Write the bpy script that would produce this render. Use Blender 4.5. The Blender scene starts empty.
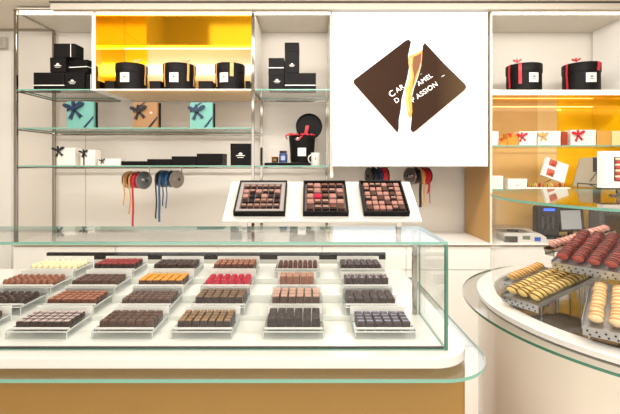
import bpy, bmesh, math, random
from mathutils import Vector, Matrix, Euler
random.seed(7)
S = bpy.context.scene
COL = S.collection
PI = math.pi
F = 400.0                       # focal length in pixels of the 620x414 frame
EYE = 1.5

# ------------------------------------------------------------------ camera, world, lights, exposure
cd = bpy.data.cameras.new('camera'); cam = bpy.data.objects.new('camera', cd); COL.objects.link(cam)
cam.location = (0, 0, EYE); cam.rotation_euler = (PI/2, 0, 0)
cd.sensor_width = 36; cd.lens = F/620*36; cd.shift_y = -43/620; cd.clip_start = 0.02
S.camera = cam
S.view_settings.view_transform = 'Standard'; S.view_settings.look = 'None'
S.view_settings.gamma = 1; S.view_settings.use_curve_mapping = False
S.view_settings.exposure = 0.12
w = bpy.data.worlds.new('world'); S.world = w; w.use_nodes = True
w.node_tree.nodes['Background'].inputs[0].default_value = (1, .93, .85, 1)
w.node_tree.nodes['Background'].inputs[1].default_value = 0.3
def area(name, loc, sx, sy, power, col=(1, .955, .90), rot=(0, 0, 0)):
    l = bpy.data.lights.new(name, 'AREA'); l.shape = 'RECTANGLE'; l.size = sx; l.size_y = sy
    l.energy = power; l.color = col
    o = bpy.data.objects.new(name, l); COL.objects.link(o); o.location = loc; o.rotation_euler = rot
    return o
area('ceiling_lamp_case', (-.4, 1.25, 2.77), 2.6, .35, 15)
area('ceiling_lamp_aisle', (0, 2.35, 2.77), 4.8, .30, 100, rot=(math.radians(28), 0, 0))
area('ceiling_lamp_island', (1.6, 1.5, 2.77), .9, .6, 12)
area('ceiling_lamp_front', (.9, -.3, 2.77), 3.0, .9, 48)
area('ceiling_lamp_rear', (0, -2.0, 2.77), 4.5, .9, 55)
area('rear_fill_light', (0, -3.36, 1.35), 5.5, 2.3, 60, (.96, .98, 1), rot=(PI/2, 0, 0))  # added cool fill on the rear wall; no window is modelled there

# ------------------------------------------------------------------ helpers
def lin(c):
    return tuple(((v/255)/12.92 if v/255 <= .04045 else ((v/255+.055)/1.055)**2.4) for v in c)
def pt(x, y, Z):
    return Vector(((x-310)*Z/F, Z, EYE-(y-164)*Z/F))
MATS = {}
def mat(name, rgb, rough=.5, metal=0.0, emit=0.0, bump=0.0, vary=0.0, scale=40, coat=0.0, spec=.5, trans=0.0):
    if name in MATS: return MATS[name]
    m = bpy.data.materials.new(name); m.use_nodes = True; nt = m.node_tree
    b = nt.nodes['Principled BSDF']; c = lin(rgb)
    b.inputs['Base Color'].default_value = (*c, 1); b.inputs['Roughness'].default_value = rough
    b.inputs['Metallic'].default_value = metal; b.inputs['Coat Weight'].default_value = coat
    b.inputs['Specular IOR Level'].default_value = spec
    b.inputs['Transmission Weight'].default_value = trans
    if emit:
        b.inputs['Emission Color'].default_value = (*c, 1); b.inputs['Emission Strength'].default_value = emit
    tc = nt.nodes.new('ShaderNodeTexCoord'); n = nt.nodes.new('ShaderNodeTexNoise')
    n.inputs['Scale'].default_value = scale; nt.links.new(tc.outputs['Object'], n.inputs['Vector'])
    if vary:
        mx = nt.nodes.new('ShaderNodeMix'); mx.data_type = 'RGBA'
        mx.inputs['A'].default_value = (*[v*(1-vary) for v in c], 1)
        mx.inputs['B'].default_value = (*[min(1, v*(1+vary)) for v in c], 1)
        nt.links.new(n.outputs['Fac'], mx.inputs['Factor']); nt.links.new(mx.outputs['Result'], b.inputs['Base Color'])
    if bump:
        bp = nt.nodes.new('ShaderNodeBump'); bp.inputs['Strength'].default_value = bump; bp.inputs['Distance'].default_value = .01
        nt.links.new(n.outputs['Fac'], bp.inputs['Height']); nt.links.new(bp.outputs['Normal'], b.inputs['Normal'])
    MATS[name] = m; return m
def glassmat(name, tint, base=.03, k=.9, rough=.01):
    if name in MATS: return MATS[name]
    m = bpy.data.materials.new(name); m.use_nodes = True; nt = m.node_tree
    for n in list(nt.nodes): nt.nodes.remove(n)
    out = nt.nodes.new('ShaderNodeOutputMaterial'); mix = nt.nodes.new('ShaderNodeMixShader')
    t = nt.nodes.new('ShaderNodeBsdfTransparent'); t.inputs[0].default_value = (*tint, 1)
    g = nt.nodes.new('ShaderNodeBsdfGlossy'); g.inputs['Roughness'].default_value = rough
    lw = nt.nodes.new('ShaderNodeLayerWeight'); lw.inputs[0].default_value = .5
    p = nt.nodes.new('ShaderNodeMath'); p.operation = 'POWER'; p.inputs[1].default_value = 5
    q = nt.nodes.new('ShaderNodeMath'); q.operation = 'MULTIPLY_ADD'; q.inputs[1].default_value = k; q.inputs[2].default_value = base
    nt.links.new(lw.outputs['Facing'], p.inputs[0]); nt.links.new(p.outputs[0], q.inputs[0])
    nt.links.new(q.outputs[0], mix.inputs[0]); nt.links.new(t.outputs[0], mix.inputs[1]); nt.links.new(g.outputs[0], mix.inputs[2])
    nt.links.new(mix.outputs[0], out.inputs[0]); MATS[name] = m; return m

WALL = mat('wall_paint', (228, 222, 213), .6, vary=.015, scale=3)
CEIL = mat('ceiling_paint', (226, 216, 200), .7, vary=.01, scale=3)
FLOOR = mat('floor_resin', (222, 214, 204), .25, vary=.03, scale=4)
WHITE = mat('white_lacquer', (240, 238, 233), .3, vary=.01)
WHITEG = mat('white_gloss_solid', (218, 217, 211), .15, coat=.3)
CREAM = mat('cream_lacquer', (220, 212, 198), .22, coat=.3, vary=.02, scale=5)
OCHRE = mat('ochre_panel', (186, 142, 78), .35, vary=.04, scale=4)
TAN = mat('gold_tan_reflection', (232, 188, 118), .2, coat=.5, vary=.03, scale=3)  # tan of the room mirrored in the gold, put into the colour
PALE = mat('pale_gold_reflection', (246, 212, 148), .2, coat=.5)  # paler band of the mirrored room, put into the colour
GOLD = mat('gold_mirror', (246, 206, 84), .04, metal=1.0)
GOLDB = mat('bronze_gold_mirror', (226, 186, 96), .10, metal=1.0)
AMBER = mat('amber_glass', (250, 204, 16), .08, metal=.3, coat=.6)
CHROME = mat('polished_chrome', (158, 153, 146), .08, metal=1.0)
STEEL = mat('brushed_steel', (190, 188, 186), .28, metal=1.0, bump=.05, scale=120)
DARKM = mat('dark_metal', (62, 58, 54), .35, metal=.4)
GAP = mat('shadow_gap', (70, 62, 52), .7)
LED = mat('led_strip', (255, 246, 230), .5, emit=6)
GLASS = glassmat('clear_glass', (.985, .995, .99))
ACRY = glassmat('clear_acrylic', (.975, .98, .98), .06, .8, .03)
ACRM = glassmat('mirrored_acrylic', (.92, .94, .94), .42, .5)
ACRE = mat('acrylic_edge', (226, 228, 224), .2, coat=.4)
GEDGE = mat('green_glass_edge', (112, 168, 150), .15, coat=.6)
GEDGE2 = mat('deep_green_glass_edge', (60, 120, 98), .15, coat=.6)
BLACKC = mat('black_card', (19, 17, 17), .5, bump=.1, scale=300, spec=.12)
WLINE = mat('white_card', (240, 236, 230), .5)
LABELM = mat('label_paper', (226, 222, 216), .6)
INK = mat('grey_ink', (120, 112, 104), .6)
REDR = mat('red_satin', (190, 28, 44), .35)
TANR = mat('tan_satin', (214, 158, 92), .35)
NAVY = mat('navy_satin', (24, 44, 72), .35)
BLUER = mat('blue_satin', (40, 92, 134), .35)
BLKR = mat('black_satin', (24, 26, 34), .35)
TEAL = mat('turquoise_card', (106, 164, 154), .5)
KRAFT = mat('kraft_card', (150, 112, 72), .6, vary=.05, scale=90)

class MB:
    def __init__(s): s.bm = bmesh.new(); s.M = Matrix()
    def _mi(s, f, mi):
        for x in f: x.material_index = mi
    def box(s, x0, x1, y0, y1, z0, z1, mi=0, M=None, bev=0):
        c = Matrix.Translation(((x0+x1)/2, (y0+y1)/2, (z0+z1)/2)) @ Matrix.Diagonal((abs(x1-x0), abs(y1-y0), abs(z1-z0), 1))
        if M is not None: c = M @ c
        r = bmesh.ops.create_cube(s.bm, size=1, matrix=s.M @ c)
        fs = set(f for v in r['verts'] for f in v.link_faces)
        s._mi(fs, mi)
        if bev:
            es = list(set(e for f in fs for e in f.edges))
            rr = bmesh.ops.bevel(s.bm, geom=es, offset=bev, segments=2, affect='EDGES', profile=.5)
            s._mi(rr['faces'], mi)
        return s
    def pane(s, x0, x1, y0, y1, z0, z1, axis, M=None):
        # slab whose large faces (normal = axis) take slot 0 and whose rim takes slot 1
        n0 = set(s.bm.faces); s.box(x0, x1, y0, y1, z0, z1, 1, M)
        s.bm.normal_update()
        a = Vector((axis == 0, axis == 1, axis == 2)); MM = s.M @ (M or Matrix()); a = (MM.to_3x3() @ a).normalized()
        for f in set(s.bm.faces)-n0:
            if abs(f.normal.dot(a)) > .9: f.material_index = 0
        return s
    def cyl(s, r0, r1, z0, z1, n=24, mi=0, M=None, x=0, y=0, cap=True):
        c = Matrix.Translation((x, y, (z0+z1)/2))
        if M is not None: c = M @ c
        r = bmesh.ops.create_cone(s.bm, cap_ends=cap, segments=n, radius1=r0, radius2=r1, depth=abs(z1-z0), matrix=s.M @ c)
        s._mi(set(f for v in r['verts'] for f in v.link_faces), mi); return s
    def rod(s, a, b, r, n=10, mi=0, r2=None):
        a = Vector(a); b = Vector(b); d = b-a
        q = d.to_track_quat('Z', 'Y').to_matrix().to_4x4()
        c = Matrix.Translation((a+b)/2) @ q
        k = bmesh.ops.create_cone(s.bm, cap_ends=True, segments=n, radius1=r, radius2=r if r2 is None else r2, depth=d.length, matrix=s.M @ c)
        s._mi(set(f for v in k['verts'] for f in v.link_faces), mi); return s
    def poly(s, pts, axis, a, b, mi=0, rim=None, M=None):
        # closed outline pts (2D) extruded along axis 1 (pts=x,z) or axis 2 (pts=x,y) from a to b
        def P(p, t): return Vector((p[0], t, p[1])) if axis == 1 else Vector((p[0], p[1], t))
        MM = s.M @ (M or Matrix())
        A = [s.bm.verts.new(MM @ P(p, a)) for p in pts]; B = [s.bm.verts.new(MM @ P(p, b)) for p in pts]
        fs = [s.bm.faces.new(A), s.bm.faces.new(B[::-1])]; s._mi(fs, mi)
        sd = []
        for i in range(len(pts)):
            j = (i+1) % len(pts); sd.append(s.bm.faces.new((A[j], A[i], B[i], B[j])))
        s._mi(sd, mi if rim is None else rim); return s
    def lathe(s, prof, n=32, mi=0, M=None, x=0, y=0, close=False):
        MM = s.M @ (M or Matrix()) @ Matrix.Translation((x, y, 0)); rings = []
        for r, z in prof:
            rings.append([s.bm.verts.new(MM @ Vector((r*math.cos(2*PI*k/n), r*math.sin(2*PI*k/n), z))) for k in range(n)])
        m = mi if isinstance(mi, (list, tuple)) else [mi]*len(prof)
        rng = range(len(rings)) if close else range(len(rings)-1)
        for i in rng:
            j = (i+1) % len(rings)
            for k in range(n):
                f = s.bm.faces.new((rings[i][k], rings[i][(k+1) % n], rings[j][(k+1) % n], rings[j][k])); f.material_index = m[i]
        if not close:
            for R, mm in ((rings[0], m[0]), (rings[-1], m[-1])):
                if (R[0].co-R[n//2].co).length > 1e-6: f = s.bm.faces.new(R); f.material_index = mm
        return s
    def strip(s, pts, wdir, width, th=.0012, mi=0):
        # flat ribbon along pts
        wv = Vector(wdir).normalized()*width/2; P_ = [Vector(p) for p in pts]; L = []
        for i, p in enumerate(P_):
            t = (P_[min(i+1, len(P_)-1)]-P_[max(i-1, 0)]).normalized(); n = t.cross(wv).normalized()*th/2
            L.append([s.bm.verts.new(s.M @ q) for q in (p-wv-n, p+wv-n, p+wv+n, p-wv+n)])
        for i in range(len(L)-1):
            for k in range(4):
                f = s.bm.faces.new((L[i][k], L[i][(k+1) % 4], L[i+1][(k+1) % 4], L[i+1][k])); f.material_index = mi
        for R in (L[0], L[-1]): f = s.bm.faces.new(R); f.material_index = mi
        return s
    def mesh(s, name, mats, smooth=False, bevel=0):
        bmesh.ops.recalc_face_normals(s.bm, faces=s.bm.faces)
        if smooth:
            for f in s.bm.faces: f.smooth = True
            for e in s.bm.edges:
                if len(e.link_faces) == 2 and e.calc_face_angle(0) > .6: e.smooth = False
        me = bpy.data.meshes.new(name); s.bm.to_mesh(me); s.bm.free()
        for m in (mats if isinstance(mats, (list, tuple)) else [mats]): me.materials.append(m)
        return me
    def build(s, name, mats, parent=None, loc=None, rot=None, smooth=False, bevel=0, label=None):
        o = bpy.data.objects.new(name, s.mesh(name, mats, smooth)); COL.objects.link(o)
        if parent: o.parent = parent
        if loc is not None: o.location = loc
        if rot is not None: o.rotation_euler = rot
        if bevel:
            b = o.modifiers.new('bevel', 'BEVEL'); b.width = bevel; b.segments = 2; b.limit_method = 'ANGLE'
        if label: o['label'] = label
        return o
def tag(o, label, cat, group=None, kind=None):
    o['label'] = label; o['category'] = cat
    if group: o['group'] = group
    if kind: o['kind'] = kind
    return o
def thing(name, label, cat, loc=(0, 0, 0), rot=(0, 0, 0), group=None):
    o = bpy.data.objects.new(name, None); COL.objects.link(o); o.location = loc; o.rotation_euler = rot; o.empty_display_size = .05
    return tag(o, label, cat, group)
def struct(o, label=None):
    o['kind'] = 'structure'
    if label: o['label'] = label
    return o
def copyobj(src, loc, rot=None, parent=None):
    c = src.copy(); COL.objects.link(c); c.location = loc; c.parent = parent
    if rot is not None: c.rotation_euler = rot
    return c
def text(body, size, m, name, parent, loc, rot, extrude=.0004, align='CENTER'):
    cu = bpy.data.curves.new(name, 'FONT'); cu.body = body; cu.size = size; cu.extrude = extrude; cu.align_x = align; cu.align_y = 'CENTER'
    cu.space_character = 1.08
    t = bpy.data.objects.new(name+'_tmp', cu); COL.objects.link(t)
    bpy.context.view_layer.update()
    me = bpy.data.meshes.new_from_object(t.evaluated_get(bpy.context.evaluated_depsgraph_get()))
    bpy.data.objects.remove(t); me.materials.clear(); me.materials.append(m)
    o = bpy.data.objects.new(name, me); COL.objects.link(o); o.parent = parent; o.location = loc; o.rotation_euler = rot
    return o

# ------------------------------------------------------------------ setting
ZF, ZB, ZW = 3.30, 3.82, 3.86        # shelf front, mirror plane, wall plane (distance from the camera)
CEILZ = 2.80
struct(MB().box(-4, 4, -3.4, 4.1, -.1, 0).build('floor', FLOOR))
struct(MB().box(-4, 4, -3.4, 4.1, CEILZ, CEILZ+.1).build('ceiling', CEIL))
struct(MB().box(-4, 4, ZW, ZW+.2, 0, CEILZ).build('wall_back', WALL))
struct(MB().box(-4.2, -4, -3.4, 4.1, 0, CEILZ).build('wall_far_left', WALL))
struct(MB().box(4, 4.2, -3.4, 4.1, 0, CEILZ).build('wall_right', WALL))
struct(MB().box(-4, 4, -3.6, -3.4, 0, CEILZ).build('wall_rear', WALL))
struct(MB().box(-3.999, -2.966, ZW-.025, ZW-.001, 0, 2.58).build('wall_left', WALL))
struct(MB().box(-2.965, -2.86, ZW-.035, ZW-.001, 0, 2.58).build('trim_1', WHITE))
struct(MB().box(-2.08, 4, 3.19, 3.203, CEILZ-.012, CEILZ-.0005).build('trim_2', GAP))
struct(MB().box(-2.166, -2.162, ZW-.003, ZW-.0005, .86, 2.1).build('trim_3', mat('wall_seam', (176, 166, 152), .6)))
struct(MB().box(-2.08, 4, 3.204, 3.26, 2.739, CEILZ-.0005).build('trim_5', mat('fascia_beige', (190, 182, 168), .5)))
struct(MB().box(-4, -2.3, ZW-.02, ZW-.0005, CEILZ-.02, CEILZ-.0005).build('trim_shadow_4', mat('cornice_shadow_grey', (150, 140, 124), .5)))  # grey strip standing in for the cornice shadow on the wall
t = thing('wall_speaker', 'small grey box mounted high on the wall left of the shelves', 'wall box', (-2.99, ZW-.001, 2.66))
MB().box(-.09, .085, -.05, 0, -.055, .055, bev=.006).build('housing', mat('grey_plastic', (186, 182, 172), .5), t)
MB().box(-.07, .065, -.053, -.05, -.035, .035).build('grille', mat('grey_grille', (172, 168, 158), .6), t)

# ------------------------------------------------------------------ wall shelving, left unit
XL, XD1, XD2, XS0, XS1, XR = -2.425, -1.785, -.470, .178, 1.478, 2.70
T1, T2, T3, CT = 2.118, 1.802, 1.487, .848       # shelf levels and the back counter
TOP = 2.765
u = thing('shelving_unit', 'tall wall shelving with chrome posts on the left, black boxes on its shelves', 'shelving', (0, ZF, 0))
def U(mb, name, m, **k): return mb.build(name, m, u, **k)
D = ZB-ZF
def post(x, y, z0, z1, w=.024):
    return MB().box(x-w/2, x+w/2, y-w/2, y+w/2, z0, z1, bev=.002)
for x, y, z0, z1 in ((XL, 0, CT+.005, TOP), (XD2, 0, CT+.005, TOP-.02), (XL, D-.03, CT+.005, TOP-.02), (XD2+.012, D-.03, CT+.005, T1-.03), (XS0-.02, D-.03, CT+.005, T1-.03)):
    U(post(x, y, z0, z1), 'post', CHROME)
U(MB().box(XD1-.009, XD1+.016, -.01, D, T1, TOP-.02), 'divider', WHITE)
U(MB().box(XD2-.012, XD2+.012, .014, D, T1+.001, TOP-.02), 'divider', WHITE)
U(MB().box(XS0-.012, XS0+.012, -.01, D, T3-.1, TOP-.02), 'divider', CREAM)
U(MB().box(XL+.013, XS0, -.012, D+.03, TOP, TOP+.02), 'top_panel', mat('grey_beige_lacquer', (216, 208, 194), .4))
U(MB().box(XL-.01, XD1, -.02, .0, TOP-.006, TOP+.004), 'top_rail', CHROME)
U(MB().rod((XL, 0, TOP-.01), (XL, D-.03, TOP-.01), .009), 'side_rail', CHROME)
for a, b in ((XL+.02, XD1-.018), (XD1+.018, XD2-.014), (XD2+.014, XS0-.014)):
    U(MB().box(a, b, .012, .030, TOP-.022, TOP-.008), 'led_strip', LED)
# gold mirror compartment
GZ = 2.60
U(MB().box(XD1+.020, -1.545, D-.01, D, T1+.001, GZ-.008), 'gold_glass_panel', AMBER)
U(MB().box(-1.5445, XD2-.013, D-.01, D, T1+.001, GZ-.008), 'gold_glass_panel', TAN)
U(MB().box(XD1+.017, XD2-.013, D-.012, D, GZ+.004, TOP-.001), 'gold_mirror_panel', mat('deep_gold_mirror', (226, 190, 60), .06, metal=1.0))
U(MB().box(XD1+.017, XD2-.013, D-.014, D-.001, GZ-.0075, GZ+.0035), 'led_reflection', mat('warm_led_reflection', (255, 232, 170), .5, emit=2))  # glowing strip added as the mirror image of the shelf LED
U(MB().box(XD1+.017, XD2-.013, .035, D-.011, TOP-.008, TOP-.002), 'gold_mirror_soffit', GOLD)
U(MB().box(XD1-.016, XD2-.013, -.012, D, T1-.012, T1-.001), 'shelf_board', WHITE)
U(MB().box(XD1+.0165, XD1+.019, .0, D-.014, T1+.001, TOP-.009), 'gold_mirror_panel', GOLD)
U(MB().box(XD1+.10, XD2-.02, .0, D, T1-.020, T1-.013), 'shelf_underside', TAN)  # tan reflection under the shelf, put on as a coloured board
for z in (T1, T2, T3):
    for yy in ((.0,) if z != T1 else (.0,)):
        pass
for a, b, z in ((XL, XD1, T1), (XD2, XS0, T1), (XL, XD2, T2), (XL, XS0-.012, T3)):
    U(MB().rod((a+.012, D-.03, z-.022), (b-.012, D-.03, z-.022), .010), 'back_rail', CHROME)
    for x in ((a, b) if z != T1 or a == XL else (a,)):
        if x in (XL, XD2): U(MB().rod((x, .012, z-.018), (x, D-.042, z-.018), .007), 'side_rail', CHROME)
U(MB().rod((XL+.012, .03, T1-.018), (XL+.35, .03, T1-.018), .006), 'front_rail', DARKM)
def glass_shelf(x0, x1, z, label, y0=0.0, y1=.47):
    o = MB().pane(x0, x1, y0, y1, z-.010, z, 2).build('glass_shelf', [GLASS, GEDGE], loc=(0, ZF, 0)); tag(o, label, 'glass shelf', 'glass shelves of the left wall unit'); return o
glass_shelf(XL+.013, XD1-.018, T1, 'top left glass shelf carrying the pile of black logo boxes')
glass_shelf(XD2+.014, XS0-.014, T1, 'glass shelf beside the big screen carrying four black boxes')
glass_shelf(XL+.013, XD2-.013, T2, 'long middle glass shelf carrying the turquoise and kraft gift boxes', .014)
glass_shelf(XL+.013, XS0-.014, T3, 'lowest long glass shelf carrying small white boxes, flat black boxes and a mug', .014)

# ------------------------------------------------------------------ right unit
r_ = thing('shelving_unit', 'gold backed wall shelving right of the big screen, above the round counter', 'shelving', (0, ZF, 0))
def R(mb, name, m, **k): return mb.build(name, m, r_, **k)
R(MB().box(XS1, XS1+.006, -.004, D, CT+.001, TOP-.001), 'side_panel', OCHRE)
R(MB().box(XS1+.0062, XS1+.02, -.01, D, CT+.001, TOP-.001), 'side_panel', WHITE)
R(MB().box(XR, XR+.03, -.01, D, CT, TOP-.001), 'side_panel', WHITE)
R(MB().box(XS1, XR+.03, -.012, D+.03, TOP, TOP+.02), 'top_panel', mat('grey_beige_lacquer', (216, 208, 194), .4))
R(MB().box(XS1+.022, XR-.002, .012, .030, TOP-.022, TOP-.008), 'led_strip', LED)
RT1, RT2, RT3 = 2.110, 1.655, 1.290
R(MB().box(XS1+.021, XR-.001, -.012, D-.012, RT1-.018, RT1), 'shelf_board', WHITE)
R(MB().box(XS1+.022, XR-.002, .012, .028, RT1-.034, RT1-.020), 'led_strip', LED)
R(MB().box(XS1+.022, XR-.002, .035, D-.013, RT1-.026, RT1-.019), 'gold_mirror_soffit', GOLD)
R(MB().box(XS1+.022, XR-.002, D-.020, D-.012, 2.040, 2.048), 'led_reflection', mat('soft_led_reflection', (255, 226, 160), .5, emit=1.2))  # glowing strip standing for this shelf's LED reflected in the back
x1, x2 = (537-310)*ZB/F, (556-310)*ZB/F
R(MB().box(XS1+.021, x1, D-.01, D, CT+.001, RT1-.001), 'gold_glass_panel', TAN)
R(MB().box(x1, x2, D-.01, D, CT+.001, RT1-.001), 'gold_glass_panel', PALE)
R(MB().box(XR-.008, XR-.0005, .0, D-.011, CT+.001, RT1-.019), 'gold_glass_panel', AMBER)
R(MB().box(x2, XR-.001, D-.01, D, CT+.001, RT1-.001), 'gold_glass_panel', AMBER)
for z, lb in ((RT2, 'glass shelf with small bow-tied boxes in the right wall unit'), (RT3, 'low glass shelf behind the round counter carrying macaron boxes')):
    o = MB().pane(XS1+.022, XR-.010, 0, .45, z-.01, z, 2).build('glass_shelf', [GLASS, GEDGE], loc=(0, ZF, 0)); tag(o, lb, 'glass shelf')

# ochre panel, back counter
o = MB().box(-2.47, XR+.03, ZF-.03, ZW-.001, CT-.012, CT, bev=.002).build('worktop', WHITE); tag(o, 'long white worktop running under the wall shelves', 'worktop')
xs = [-2.44, -1.6, -.75, .1, .79, XS1+.01, 2.1, XR]
for i in range(len(xs)-1):
    a, b = xs[i], xs[i+1]
    names = ['at the far left under the black boxes', 'below the ribbon spools', 'below the black framed gift box', 'below the open hat box', 'below the right half of the screen', 'right of the ochre panel', 'at the far right end']
    t = thing('base_cabinet', 'white base cabinet under the back worktop, '+names[i], 'cabinet', ((a+b)/2, ZF, 0), group='base cabinets under the back worktop')
    hw = (b-a)/2-.001
    MB().box(-hw, hw, .01, ZW-ZF-.002, .001, CT-.02).build('body', mat('cabinet_shadow', (150, 138, 120), .5), t)
    MB().box(-hw+.001, hw-.001, -.012, .009, .632, CT-.027, bev=.001).build('drawer_front', WHITE, t)
    MB().box(-hw+.001, hw-.001, -.012, .009, .004, .626, bev=.001).build('door', WHITE, t)
MB().box(-2.45, XR, ZF-.022, ZF+.3, CT-.019, CT-.0125).build('edge_strip', mat('oak_strip', (176, 142, 98), .5), bpy.data.objects['worktop'])

# ------------------------------------------------------------------ big backlit screen
ys = 3.255
sc = thing('backlit_sign', 'large bright white square screen showing a broken chocolate square', 'screen', (0, ys, 0))
zt, zb = pt(0, 12, ys).z, pt(0, 166.5, ys).z
xa, xb = pt(332, 0, ys).x, pt(488, 0, ys).x
def sign_white():
    m = bpy.data.materials.new('screen_white'); m.use_nodes = True; nt = m.node_tree
    b = nt.nodes['Principled BSDF']; b.inputs['Base Color'].default_value = (.12, .12, .12, 1); b.inputs['Roughness'].default_value = .5
    b.inputs['Emission Color'].default_value = (.93, .96, 1, 1); b.inputs['Emission Strength'].default_value = 1.4; b.inputs['Specular IOR Level'].default_value = .1
    return m
MB().box(xa, xb, 0, .03, zb, zt).build('frame', mat('screen_frame', (214, 214, 214), .3), sc)
MB().box(xa+.008, xb-.008, -.004, -.0005, zb+.008, zt-.003).build('display_panel', sign_white(), sc)
def SP(l): return [(pt(x, y, ys).x, pt(x, y, ys).z) for x, y in l]
def choc_mat(name, flip):
    m = bpy.data.materials.new(name); m.use_nodes = True; nt = m.node_tree
    b = nt.nodes['Principled BSDF']; b.inputs['Roughness'].default_value = .6; b.inputs['Specular IOR Level'].default_value = 0
    tc = nt.nodes.new('ShaderNodeTexCoord'); gr = nt.nodes.new('ShaderNodeSeparateXYZ'); mr = nt.nodes.new('ShaderNodeMapRange')
    rp = nt.nodes.new('ShaderNodeValToRGB')
    nt.links.new(tc.outputs['Generated'], gr.inputs[0])
    nt.links.new(gr.outputs['X'], mr.inputs['Value'])
    nt.links.new(mr.outputs[0], rp.inputs[0])
    e = rp.color_ramp.elements
    if flip:
        e[0].color = (*lin((78, 52, 40)), 1); e[0].position = .45; e[1].color = (*lin((136, 108, 74)), 1); e[1].position = 1
    else:
        e[0].color = (*lin((86, 60, 46)), 1); e[1].color = (*lin((70, 45, 36)), 1)
    nt.links.new(rp.outputs[0], b.inputs['Emission Color']); b.inputs['Emission Strength'].default_value = .62
    b.inputs['Base Color'].default_value = (.02, .012, .008, 1)
    return m
LH = [(353.4, 80.5), (405.5, 40.8), (408.5, 39.8), (410.8, 42), (409.8, 47), (407.8, 56), (408.8, 68), (407, 78), (404.5, 87), (401.5, 99), (400.5, 110), (398.6, 120), (398.6, 128), (397.4, 133), (394, 129), (354, 84)]
RH = [(424.6, 43), (444, 64), (465, 84.5), (466, 87.5), (464, 90.5), (416, 130.5), (412.5, 132.5), (410.4, 129.5), (411.5, 118), (411, 108), (411.5, 98), (413.8, 88.5), (417.6, 78), (421, 66), (421.8, 55), (422.6, 46)]
SIDE1 = [(353.4, 80.5), (354, 84), (394, 129), (397.4, 133), (397, 135.4), (394, 134), (353, 86)]
SIDE2 = [(466, 87.5), (464, 90.5), (416, 130.5), (412.5, 132.5), (412, 134.6), (416, 134), (466, 92.5), (467, 88.5)]
edge = mat('picture_rose_edge', (196, 170, 160), .5, emit=.8)
MB().poly(SP(SIDE1), 1, -.006, -.0045).build('picture_edge', edge, sc)
MB().poly(SP(SIDE2), 1, -.006, -.0045).build('picture_edge', edge, sc)
MB().poly(SP(LH), 1, -.0075, -.0045).build('chocolate_half_picture', choc_mat('picture_choc_left', False), sc)
MB().poly(SP(RH), 1, -.0075, -.0045).build('chocolate_half_picture', choc_mat('picture_choc_right', True), sc)
CAR = [(408.2, 57), (412, 55), (418, 52.5), (422, 50.5), (421.6, 60), (419.5, 70), (416.5, 79), (413.5, 87), (411.5, 95), (411.5, 103), (412, 112), (410.5, 119), (408, 116), (406.2, 108), (405.2, 99), (405, 90), (408.4, 78), (409.4, 70), (408, 63)]
MB().poly(SP(CAR), 1, -.010, -.008).build('caramel_picture', mat('picture_caramel', (198, 132, 54), .6, emit=.6), sc)
CAR2 = [(413, 57), (417, 55.5), (421, 53), (420.5, 62), (418, 70), (415, 77), (413.5, 84), (412, 88), (413.5, 76), (412, 66)]
MB().poly(SP(CAR2), 1, -.0115, -.0102).build('caramel_shade_picture', mat('picture_caramel_dark', (104, 56, 18), .6, emit=.5), sc)
CAR3 = [(408.6, 60), (411, 58), (410.8, 68), (411, 78), (408, 88), (407.5, 100), (409.5, 114), (407, 108), (405.6, 96), (407, 84), (409.6, 74)]
MB().poly(SP(CAR3), 1, -.0115, -.0102).build('caramel_light_picture', mat('picture_caramel_light', (238, 190, 104), .6, emit=.65), sc)
WTX = mat('picture_lettering', (242, 232, 224), .5, emit=.85)
ang = math.radians(34)
def letter(s, x, y, size, nm='lettering'):
    p = pt(x, y, ys); text(s, size, WTX, nm, sc, (p.x, -.0085, p.z), Euler((PI/2, -ang, 0), 'XYZ'), extrude=.0005)
letter('C', 391.8, 94, .070)
letter('AR', 399.6, 88.8, .056)
letter('AMEL', 424.5, 80.0, .054)
letter('D', 396.6, 100.6, .056)
letter('P', 412.8, 100.2, .054)
letter('ASSION', 426.6, 90.6, .056)
letter('~', 442.5, 76, .05, 'lettering_mark')
letter('-', 420.5, 74, .03, 'lettering_mark')

# ------------------------------------------------------------------ boxes and bows
def teardrop(cx, cz, ang, L, W, n=10):
    out = []
    for k in range(n+1):
        t = k/n*PI; rr = L*math.sin(t/1.0)**1 if 0 else None
    pts = [(0, 0)]+[(L*(.15+.85*math.sin(a/2)**1), W*math.sin(a)) for a in [PI*2*q/(n) for q in range(1, n)]]
    res = []
    for a in range(n):
        t = 2*PI*a/n; x = L/2*(1-math.cos(t)); y = W*math.sin(t)*(.35+.65*(1-math.cos(t))/2); res.append((cx+x*math.cos(ang)-y*math.sin(ang), cz+x*math.sin(ang)+y*math.cos(ang)))
    return res
def bow(parent, x, y, z, size, m, rot=0, tails=True, name='bow'):
    b = MB()
    b.poly(teardrop(x, z, math.radians(155)+rot, size*.60, size*.16), 1, y-size*.16, y-.001)
    b.poly(teardrop(x, z, math.radians(35)+rot, size*.62, size*.16), 1, y-size*.16, y-.001)
    b.poly(teardrop(x, z, math.radians(95)+rot, size*.45, size*.11), 1, y-size*.12, y-.002)
    if tails:
        for a in (-112, -48):
            a = math.radians(a)+rot; c, s_ = math.cos(a), math.sin(a); L = size*.58; W = size*.10
            b.poly([(x+W*.4*s_, z-W*.4*c), (x+L*c+W*s_, z+L*s_-W*c), (x+L*.85*c, z+L*.85*s_), (x+L*c-W*s_, z+L*s_+W*c), (x-W*.4*s_, z+W*.4*c)], 1, y-size*.07, y-.0015)
    b.box(x-size*.08, x+size*.08, y-size*.2, y-.0008, z-size*.08, z+size*.08, bev=size*.03)
    return b.build(name, m, parent)
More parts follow.
